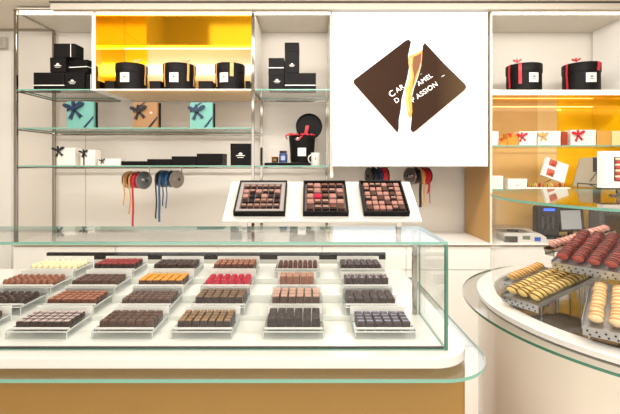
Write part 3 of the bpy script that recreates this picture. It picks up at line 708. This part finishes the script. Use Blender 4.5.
ROWZ = [1.27, 1.42, 1.55, 1.70]; ROWH = [.520, .497, .469, .446]
yy = [1.196, 1.395, 1.53, 1.67, 1.92]
for i in range(4):
    z = EYE-ROWH[i]-.032
    Dc(MB().box(GX0+.012, GX1-.075+.0, yy[i]+.0003, yy[i+1], SLZ, z if i else SLZ+.004, bev=.001), 'deck_step', mat('deck_gloss_white', (224, 225, 218), .07, coat=.5))

# pralines
def square_p(w_, d, h, kind):
    b = MB()
    if kind == 'dome': b.lathe([(0, 0), (w_*.46, 0), (w_*.48, h*.35), (w_*.42, h*.7), (w_*.25, h*.93), (0, h)], 14)
    elif kind == 'heart':
        pts = [(w_*.031*16*math.sin(a)**3, w_*.031*(13*math.cos(a)-5*math.cos(2*a)-2*math.cos(3*a)-math.cos(4*a))) for a in [2*PI*k/18 for k in range(18)]]
        b.poly(pts, 2, 0, h*.75); b.poly([(x*.72, y*.72) for x, y in pts], 2, h*.75-.0001, h)
    else: b.box(-w_/2, w_/2, -d/2, d/2, 0, h, bev=min(w_, d)*.10)
    return b
def topping(w_, d, h, style):
    b = MB()
    if style == 'wave':
        for s in (-.25, .12): b.strip([(-w_*.42, d*(s-.06), h+.0012), (-w_*.15, d*(s+.10), h+.002), (w_*.15, d*(s-.02), h+.002), (w_*.42, d*(s+.14), h+.0012)], (0, 1, 0), d*.22, .0015)
    elif style == 'plate': b.box(-w_*.42, w_*.42, -d*.42, d*.42, h, h+.0018)
    elif style == 'line': b.box(-w_*.40, w_*.40, -d*.06, d*.06, h, h+.0015).box(-w_*.4, w_*.4, d*.22, d*.30, h, h+.0015)
    elif style == 'dot': b.lathe([(0, h), (w_*.16, h), (w_*.14, h+.002), (0, h+.0025)], 8)
    elif style == 'cap': b.box(-w_*.46, w_*.46, -d*.46, d*.46, h, h+.004, bev=.0012)
    return b
def chm(n, rgb, r=.32): return mat('choc_'+n, tuple(v*(.82 if max(rgb) < 130 else 1) for v in rgb), r, vary=.18, scale=55, spec=.22)
DK = chm('dark', (62, 40, 36)); DK2 = chm('darker', (50, 34, 34), .25); BR = chm('brown', (92, 58, 46)); ML = chm('milk', (140, 88, 66)); ML2 = chm('milk_pink', (176, 124, 98)); RB = chm('red_brown', (112, 58, 44))
PUR = chm('purple_dark', (70, 52, 56)); WH = chm('white', (240, 228, 184), .4); RSP = chm('raspberry', (196, 22, 62), .25); ORG = chm('orange', (232, 148, 34), .3); CRI = chm('crimson', (142, 34, 40), .3)
TPW = chm('top_pinkwhite', (214, 192, 190)); TGD = chm('top_gold', (146, 112, 76)); TBL = chm('top_blue', (146, 146, 172), .22); TPK = chm('top_pink', (200, 156, 136)); TCO = chm('top_copper', (160, 100, 76)); TPU = chm('top_mauve', (122, 104, 110))
COLX = [-1.10, -.845, -.582, -.325, -.052, .220]
# (row, col): nx, ny, height, body, shape, topping style, topping material, words
TR = {
 (0, 0): (6, 4, .020, BR, 'sq', None, None, 'brown pralines', 'at the cut off left end of the front row', -.035),
 (0, 1): (7, 4, .017, DK, 'sq', 'wave', TPW, 'dark pralines with wavy pinkish white tops', 'in the front row', -.008),
 (0, 2): (6, 4, .019, BR, 'sq', 'plate', chm('top_brown', (108, 74, 60)), 'plain brown square pralines', 'in the front row', -.004),
 (0, 3): (7, 4, .020, DK, 'sq', 'plate', TGD, 'dark pralines with dull gold tops', 'in the front row', -.013),
 (0, 4): (6, 4, .028, DK2, 'sq', 'dot', chm('top_gloss', (112, 78, 66), .15), 'tall glossy dark cube pralines', 'in the front row', .0),
 (0, 5): (6, 4, .017, PUR, 'sq', 'line', TBL, 'bluish dark pralines', 'in the front row by the glass corner', .015),
 (1, 0): (6, 4, .018, DK, 'dome', None, None, 'dark domed pralines', 'in the second row, cut off at the left', -.01),
 (1, 1): (7, 4, .015, RB, 'sq', 'plate', TCO, 'low copper brown pralines', 'in the second row', -.010),
 (1, 2): (7, 4, .016, BR, 'sq', 'plate', chm('top_brown2', (116, 84, 74)), 'low brown pralines', 'in the second row', -.004),
 (1, 3): (6, 4, .022, DK, 'sq', 'wave', TGD, 'dark pralines with olive gold streaks', 'in the second row', .002),
 (1, 4): (6, 3, .024, BR, 'sq', 'cap', TPK, 'brown pralines with pale pink caps', 'in the second row', .004),
 (1, 5): (6, 4, .018, DK, 'sq', 'wave', chm('top_dk', (98, 78, 72)), 'dark brown ridged pralines', 'in the second row', -.003),
 (2, 0): (8, 4, .019, ML, 'dome', None, None, 'milk chocolate domes', 'in the third row', .0),
 (2, 1): (6, 4, .015, BR, 'sq', 'plate', chm('top_brown3', (104, 70, 64)), 'low dark brown squares', 'in the third row', .01),
 (2, 2): (6, 4, .016, BR, 'sq', 'cap', ORG, 'bright orange topped pralines', 'in the third row', .0),
 (2, 3): (6, 4, .018, RSP, 'heart', None, None, 'raspberry pink heart pralines', 'in the third row', .003),
 (2, 4): (5, 2, .030, ML, 'sq', 'cap', ML2, 'tall milk chocolate blocks', 'in the third row', .0),
 (2, 5): (6, 2, .026, PUR, 'sq', 'dot', TPW, 'tall dark blocks with pale dots', 'in the third row', .0),
 (3, 0): (8, 4, .018, WH, 'dome', None, None, 'white chocolate domes', 'in the back row', .01),
 (3, 1): (7, 3, .018, DK, 'sq', 'cap', CRI, 'crimson topped pralines', 'in the back row', .02),
 (3, 2): (7, 3, .018, DK, 'sq', 'line', TPU, 'small dark pralines', 'in the back row', .005),
 (3, 3): (7, 3, .018, RB, 'sq', 'plate', TCO, 'small reddish brown pralines', 'in the back row', .0),
 (3, 4): (8, 4, .017, RB, 'dome', None, None, 'red brown domes', 'in the back row', -.003),
 (3, 5): (6, 3, .017, PUR, 'sq', 'wave', TPU, 'dark mauve streaked pralines', 'in the back row', -.003),
}
SPECIAL = {(2, 2): ('orange_topped_praline', 'orange-topped chocolate'), (2, 3): ('heart_praline', 'heart chocolate'), (3, 0): ('white_praline', 'white chocolate'), (3, 1): ('crimson_topped_praline', 'crimson-topped chocolate')}
INDIV = {(0, 1), (0, 2), (0, 3), (0, 4), (0, 5), (1, 3), (1, 4), (1, 5)}
rest = []
def praline_meshes(nx, w_, d, h, body, shape, ts, tm):
    m1 = square_p(w_, d, h, shape).mesh('praline', body, smooth=(shape == 'dome'))
    m2 = topping(w_, d, h, ts).mesh('topping', tm) if ts else None
    return m1, m2
def put_praline(m1, m2, label, group, loc, rot, name='praline', cat='praline', indiv=True):
    o = bpy.data.objects.new(name, m1)
    if not indiv: rest.append((m1, m2, loc, rot)); bpy.data.objects.remove(o); return
    COL.objects.link(o); o.location = loc; o.rotation_euler = rot; tag(o, label, cat, group)
    if m2: c_ = bpy.data.objects.new('topping', m2); COL.objects.link(c_); c_.parent = o
for (r, c), (nx, ny, h, body, shape, ts, tm, words, where, dx) in TR.items():
    Z = ROWZ[r]; bz = EYE-ROWH[r]; X = COLX[c]+(dx if r == 0 else dx*.5)
    Wt, Dt = .172, .100 if ny > 2 else .062
    if (r, c) == (2, 4): Wt = .137
    if (r, c) in ((2, 0), (3, 0)): Wt = .20
    t = thing('praline_tray', 'acrylic tray holding '+words+', '+where, 'tray', (X, Z, bz-.031), (0, 0, 0), 'acrylic praline trays in the display case')
    hw = Wt/2+.009
    MB().pane(-hw, hw, -.026, Dt+.022, .027, .0305, 2).build('platform', [ACRM, ACRE], t)
    MB().box(-hw+.002, hw-.002, -.0065, -.0045, .0306, .0345).build('front_bar', WHITE, t)
    MB().pane(-hw, hw, -.0255, -.0225, .001, .0265, 1).build('front_lip', [ACRY, ACRE], t)
    for s in (-1, 1):
        MB().pane(s*hw-(.003 if s > 0 else 0), s*hw+(.003 if s < 0 else 0), -.021, Dt+.018, .001, .0238, 0).build('leg', [ACRY, ACRE], t)
    MB().box(-hw, hw, Dt+.0223, Dt+.026, .001, .057).build('back_card', WHITE, t)
    pw, pd = Wt/nx, (Dt/ny)
    m1, m2 = praline_meshes(nx, pw*.86, pd*.84, h, body, shape, ts, tm)
    nm, ct = SPECIAL.get((r, c), ('praline', 'praline'))
    ind = (r, c) in INDIV or (r, c) in SPECIAL
    one = words.replace('pralines', 'praline').replace('domes', 'dome').replace('cubes', 'cube')
    for i in range(nx):
        for j in range(ny):
            x = X-Wt/2+pw*(i+.5)+random.uniform(-1, 1)*pw*.03; y = Z+pd*(j+.5)+random.uniform(-1, 1)*pd*.03
            put_praline(m1, m2, one+', '+where, words+' '+where, (x, y, bz+.0002), (0, 0, random.uniform(-.06, .06)), nm, ct, ind)

# ------------------------------------------------------------------ riser with three open boxes
th = math.atan2(.116, .161)
RW = .650
rs = thing('display_riser', 'sloping white stand on the glass case holding three open praline boxes', 'display stand', (.039, 1.30, 1.318), (th, 0, 0))
MB().box(-RW/2, RW/2, -.004, .202, -.011, 0, bev=.003).build('sloping_top', WHITEG, rs)
for x in (-.255, .255):
    a = Matrix.Rotation(-th, 4, 'X')
    q = MB(); q.M = a; q.box(x-.008, x+.008, .022, .036, -.0475, .003); q.build('foot', CHROME, rs)
RM = Matrix.Translation((.039, 1.30, 1.318)) @ Matrix.Rotation(th, 4, 'X')
BX = [(-.205, .169, 'leftmost open praline box with pale grey insert', mat('box_grey_insert', (150, 142, 138), .5), 6, 5),
      (.0126, .150, 'middle open praline box with mixed colourful assortment', mat('box_dark_insert', (110, 96, 92), .5), 5, 5),
      (.212, .150, 'rightmost open praline box filled with dark and rose pralines', mat('box_black_insert', (40, 30, 30), .5), 6, 6)]
PK = chm('rose_brown', (164, 118, 108))
AM = [(DK, TPK), (BR, None), (ML2, None), (DK2, None), (ML, TGD)]
MIX = [(DK, TPK), (BR, TPK), (ML2, None), (DK2, TCO), (PK, None), (BR, None), (DK, TCO), (PK, TPK)]*2+[(RSP, None), (ML, TGD)]
cache = {}
for bi, (cx, bw, lb, ins, nx, ny) in enumerate(BX):
    p = RM @ Vector((cx, .016, .0008))
    t = thing('open_praline_box', lb+' on the sloping stand', 'chocolate box', p, (th, 0, 0), 'open praline boxes on the sloping stand')
    bh = .166; hw = bw/2; fr = .018 if bi == 0 else .009
    MB().box(-hw, hw, 0, bh, 0, .006).build('bottom', BLACKC, t)
    for a in ((-hw, hw, 0, .005), (-hw, hw, bh-.005, bh), (-hw, -hw+.005, .0051, bh-.0051), (hw-.005, hw, .0051, bh-.0051)):
        MB().box(a[0], a[1], a[2], a[3], .0061, .020).build('side', BLACKC, t)
    MB().box(-hw+.0055, hw-.0055, .0055, bh-.0055, .0063, .008).build('insert', ins, t)
    if bi == 0:
        MB().box(-hw+.0055, -hw+fr, .0055, bh-.0055, .0082, .017).box(hw-fr, hw-.0055, .0055, bh-.0055, .0082, .017).box(-hw+fr, hw-fr, .0055, fr, .0082, .017).box(-hw+fr, hw-fr, bh-fr, bh-.0055, .0082, .017).build('insert_border', ins, t)
    iw, ih = bw-2*fr-.004, bh-2*fr-.004; pw, pd = iw/nx, ih/ny
    for i in range(nx):
        for j in range(ny):
            if bi == 0:
                body, tm = [(DK, TPK), (BR, TPK), (DK2, None), (PK, None), (DK, TPK)][(j+random.randint(0, 1)) % 5]
            elif bi == 1: body, tm = random.choice(MIX)
            else: body, tm = random.choice([(PK, None), (PK, TPK), (DK, TPK), (BR, None)])
            key = (bi, body.name, tm.name if tm else '')
            if key not in cache: cache[key] = praline_meshes(nx, pw*(.84 if bi != 1 else .86), pd*.70, .012, body, 'sq', 'line' if tm else None, tm)
            m1, m2 = cache[key]
            q = RM @ Vector((cx-iw/2+pw*(i+.5), .016+fr+.002+pd*(j+.5), .0092))
            cn = body.name.replace('choc_', '').replace('_', ' ')
            put_praline(m1, m2, cn+' small praline packed in the '+['leftmost', 'middle', 'rightmost'][bi]+' open box'+(' with stripes' if tm else ''), 'pralines in the '+['leftmost', 'middle', 'rightmost'][bi]+' open box', q, Euler((th, 0, random.uniform(-.08, .08)), 'XYZ'))

# the pralines beyond the three hundred that show largest
bm = bmesh.new(); ms = []
for m1, m2, loc, rot in rest:
    for m in (m1, m2):
        if not m: continue
        mt = m.materials[0]
        if mt not in ms: ms.append(mt)
        n0 = len(bm.faces); v0 = len(bm.verts)
        bm.from_mesh(m); bm.verts.ensure_lookup_table(); bm.faces.ensure_lookup_table()
        bmesh.ops.transform(bm, matrix=Matrix.Translation(loc) @ Matrix.Rotation(rot[2], 4, 'Z'), verts=bm.verts[v0:])
        for f in bm.faces[n0:]: f.material_index = ms.index(mt)
me = bpy.data.meshes.new('pralines'); bm.to_mesh(me); bm.free()
for m in ms: me.materials.append(m)
o = bpy.data.objects.new('pralines', me); COL.objects.link(o); tag(o, 'remaining small brown pralines on the rear and outer trays of the glass case', 'pralines', kind='stuff')

# ------------------------------------------------------------------ round counter
CX, CY = 1.404, 1.638
rc = thing('round_counter', 'round cream counter with curved glass and macarons at the right', 'display counter', (CX, CY, 0))
def Rc(mb, name, m, **k): return mb.build(name, m, rc, **k)
Rc(MB().lathe([(0, .0), (.60, .0), (.60, .06)], 96), 'plinth', GAP, smooth=True)
Rc(MB().lathe([(0, .0605), (.66, .0605), (.66, LGZ-.011), (0, LGZ-.011)], 128), 'drum', CREAM, smooth=True)
Rc(MB().lathe([(.50, LGZ-.010), (.729, LGZ-.010), (.729, LGZ), (.50, LGZ)], 128, [0, 1, 0, 0], close=True), 'glass_ledge', [GLASS, GEDGE2], smooth=True)
Rc(MB().lathe([(0, LGZ+.0005), (.666, LGZ+.0005), (.666, .924), (.662, .927), (.592, .927), (.588, .916), (0, .916)], 128), 'white_rim', WHITEG, smooth=True)
Rc(MB().lathe([(0, .9165), (.586, .9165), (.586, .919), (0, .919)], 96), 'deck', mat('dark_glass_deck', (70, 60, 50), .08, coat=.5), smooth=True)
Rc(MB().lathe([(.597, .9275), (.604, .9275), (.604, 1.351), (.597, 1.351)], 128, close=True), 'curved_pane', glassmat('curved_clear_glass', (.998, 1, .998), .018, .35), smooth=True)
Rc(MB().lathe([(0, 1.3515), (.606, 1.3515), (.606, 1.361), (0, 1.361)], 128, [0, 1, 0, 0]), 'top_pane', [GLASS, GEDGE], smooth=True)
DK0 = .9192

# perforated trays of macarons
PERF = mat('perforated_steel', (178, 178, 180), .3, metal=.8); HOLE = mat('tray_hole', (44, 44, 48), .6)
def tray(label, gl, key, mlabel, A, B, rows, n, wdt, wall=.022, group='steel macaron trays', scale=1.0, foil=False, side=1):
    # A, B: centre points of the near and far end of the first row, at the height of the macaron centres
    A = Vector(A); B = Vector(B); dirv = (B-A); L = dirv.length; dn = dirv.normalized()
    rt = Vector((dn.y, -dn.x, 0)).normalized()*side
    up = (dn.cross(rt) if dn.cross(rt).z > 0 else rt.cross(dn)).normalized()
    Rm = Matrix((rt*1.0, dn, up)).transposed()
    if Rm.determinant() < 0: Rm = Matrix((-rt, dn, up)).transposed(); sx = -1
    else: sx = 1
    R_ = .0225*scale
    base = A-up*(R_+.002)
    t = bpy.data.objects.new('macaron_tray', None); COL.objects.link(t); t.location = base; t.rotation_euler = Rm.to_euler(); t.empty_display_size = .05
    tag(t, label, 'tray', group)
    W = wdt*rows; xo = -wdt/2
    def bx(a, b, *r, **k):
        a, b = (a, b) if sx > 0 else (-b, -a); return MB().box(a, b, *r, **k)
    m = CHROME if foil else PERF
    bx(xo-.004, xo+W+.004, -.012, L+.012, -.002, 0).build('bottom', m, t)
    fw = wall
    bx(xo-.004, xo+W+.004, -.0145, -.0125, -.026, .004).build('end_plate', m, t)
    bx(xo-.004, xo+W+.004, L+.0125, L+.0145, -.012, wall*.6).build('end_plate', m, t)
    bx(xo-.0065, xo-.0045, -.0145, L+.0145, -.005, wall*.5).build('side_plate', m, t)
    bx(xo+W+.0045, xo+W+.0065, -.0145, L+.0145, -.005, wall*.5).build('side_plate', m, t)
    hb = MB()
    k = 0; nh = max(3, int(W/.022))
    for q in range(nh):
        for rr in range(2):
            x = xo+W*(q+.5+.25*(rr*2-1)*.6)/nh; x = x if sx > 0 else -x; z = -.008-.012*rr
            hb.lathe([(0, -.0008), (.0035, -.0008), (.0035, .0004), (0, .0004)], 8, M=Matrix.Translation((x, -.0152, z)) @ Matrix.Rotation(PI/2, 4, 'X'))
    if not foil: hb.build('perforation', HOLE, t)
    else: hb.bm.free()
    # legs down to the deck
    for q in ((.06, .17, L-.03) if key == 'red' else (.03, L-.03)):
        for s in (((xo+W-.01,) if q < .1 else (xo+.01, xo+W-.01)) if key == 'red' else (xo+.01, xo+W-.01)):
            wp = base+rt*s+dn*q-up*.003
            if wp.z-.012 > DK0+.004:
                o = MB().rod((0, 0, 0), (0, 0, DK0+.0005-wp.z+.004), .003).build('foot', STEEL, None, loc=(0, 0, 0))
                o.parent = t; o.matrix_parent_inverse = Matrix()
                o.matrix_local = (Matrix.LocRotScale(t.location, t.rotation_euler, None)).inverted() @ Matrix.Translation(wp-Vector((0, 0, .003)))
    for r in range(rows):
        for i in range(n):
            p = A+rt*(wdt*r)+dn*(L*(i+.5)/n)+up*random.uniform(-.0015, .0015)+rt*random.uniform(-.002, .002)
            ax = (dn+up*random.uniform(.6, .85)+rt*random.uniform(-.18, .12)).normalized()
            macaron(key, mlabel, gl, p, ax, scale*random.uniform(.98, 1.0))
    return t
tray('steel tray of dark red macarons raised at the centre of the round counter', 'dark red macarons on the raised tray', 'red', 'dark red macaron standing in the raised steel tray', (1.005, 1.60, 1.128), (1.255, 1.82, 1.190), 4, 14, .053, scale=1.05)
tray('steel tray of yellow macarons with dark filling at the left of round counter', 'yellow macarons in the left tray', 'lemon', 'yellow macaron with dark filling in the left perforated tray', (.80, 1.60, .995), (1.12, 1.775, 1.040), 3, 14, .047)
tray('narrow tray with a single row of apricot macarons behind the yellow ones', 'apricot macarons in the narrow tray', 'apricot', 'apricot macaron in the single row behind the yellow macarons', (.900, 1.80, .99), (1.10, 1.90, 1.02), 1, 11, .046)
tray('deep steel tray of cream macarons nearest the camera in the round counter', 'cream macarons in the front tray', 'cream', 'cream macaron in the deep steel tray at the front right', (.905, 1.27, 1.005), (1.09, 1.50, 1.045), 3, 10, .056, wall=.05, scale=1.05)
tray('shiny foil tray with a row of pale pink macarons behind the red ones', 'pale pink macarons in the foil tray', 'rose', 'pale pink macaron in the shiny tray behind the red macarons', (1.16, 1.93, 1.11), (1.50, 2.02, 1.18), 1, 14, .046, foil=True)

# display frame on post on the round glass top
Zp = 1.72
a = pt(603, 188, Zp); b = pt(642, 151, Zp)
t = thing('framed_macaron_display', 'white framed upright box of striped macarons on a chrome post', 'display box', ((a.x+b.x)/2, Zp, 1.3488))
hw = (b.x-a.x)/2; z0 = a.z-1.3618; z1_ = b.z-1.3618
t.location.z = 1.3618
xi = -hw+.047
MB().box(-hw, xi, 0, .035, z0, z1_).box(hw-.04, hw, 0, .035, z0, z1_).box(xi, hw-.04, 0, .035, z1_-.026, z1_).box(xi, hw-.04, 0, .035, z0, z0+.028).build('frame', WHITE, t)
MB().box(xi, hw-.04, .028, .034, z0+.028, z1_-.026).build('back', mat('frame_inside', (206, 190, 180), .5), t)
MB().box(-hw, hw, -.002, .04, z0-.006, z0-.0005).build('bottom_rail', DARKM, t)
cp = (xi+hw-.04)/2
zz = z0+.037
for k in range(8):
    MB().lathe([(0, -.006), (.030, -.005), (.034, 0), (.030, .005), (0, .006)], 18, M=Matrix.Translation((cp, .012, zz))).build('macaron_disc', [mat('disc_red', (190, 70, 60), .6), mat('disc_pale', (240, 214, 180), .6)][k % 2], t, smooth=True).scale = (1, .4, 1)
    zz += .0125
MB().rod((cp+.0, .018, .006), (cp, .018, z0-.006), .016, 20).build('post', CHROME, t, smooth=True)
MB().lathe([(0, 0), (.04, 0), (.04, .006), (0, .006)], 28, M=Matrix.Translation((cp, .018, 0))).build('foot_plate', CHROME, t, smooth=True)
# white perforated cylinder on the deck
c = pt(640, 0, 2.02)
t = thing('white_canister', 'white perforated round canister behind the red macarons', 'canister', (c.x, 2.04, DK0+.001))
MB().lathe([(0, 0), (.062, 0), (.062, .28), (.058, .28), (.056, .02), (0, .02)], 32).build('body', WHITE, t, smooth=True)
hb = MB()
for k in range(16):
    an = 2*PI*k/16; hb.box(-.004, .004, -.0004, .0008, .235, .25, M=Matrix.Rotation(an, 4, 'Z') @ Matrix.Translation((0, -.0625, 0)))
hb.build('hole_row', HOLE, t)
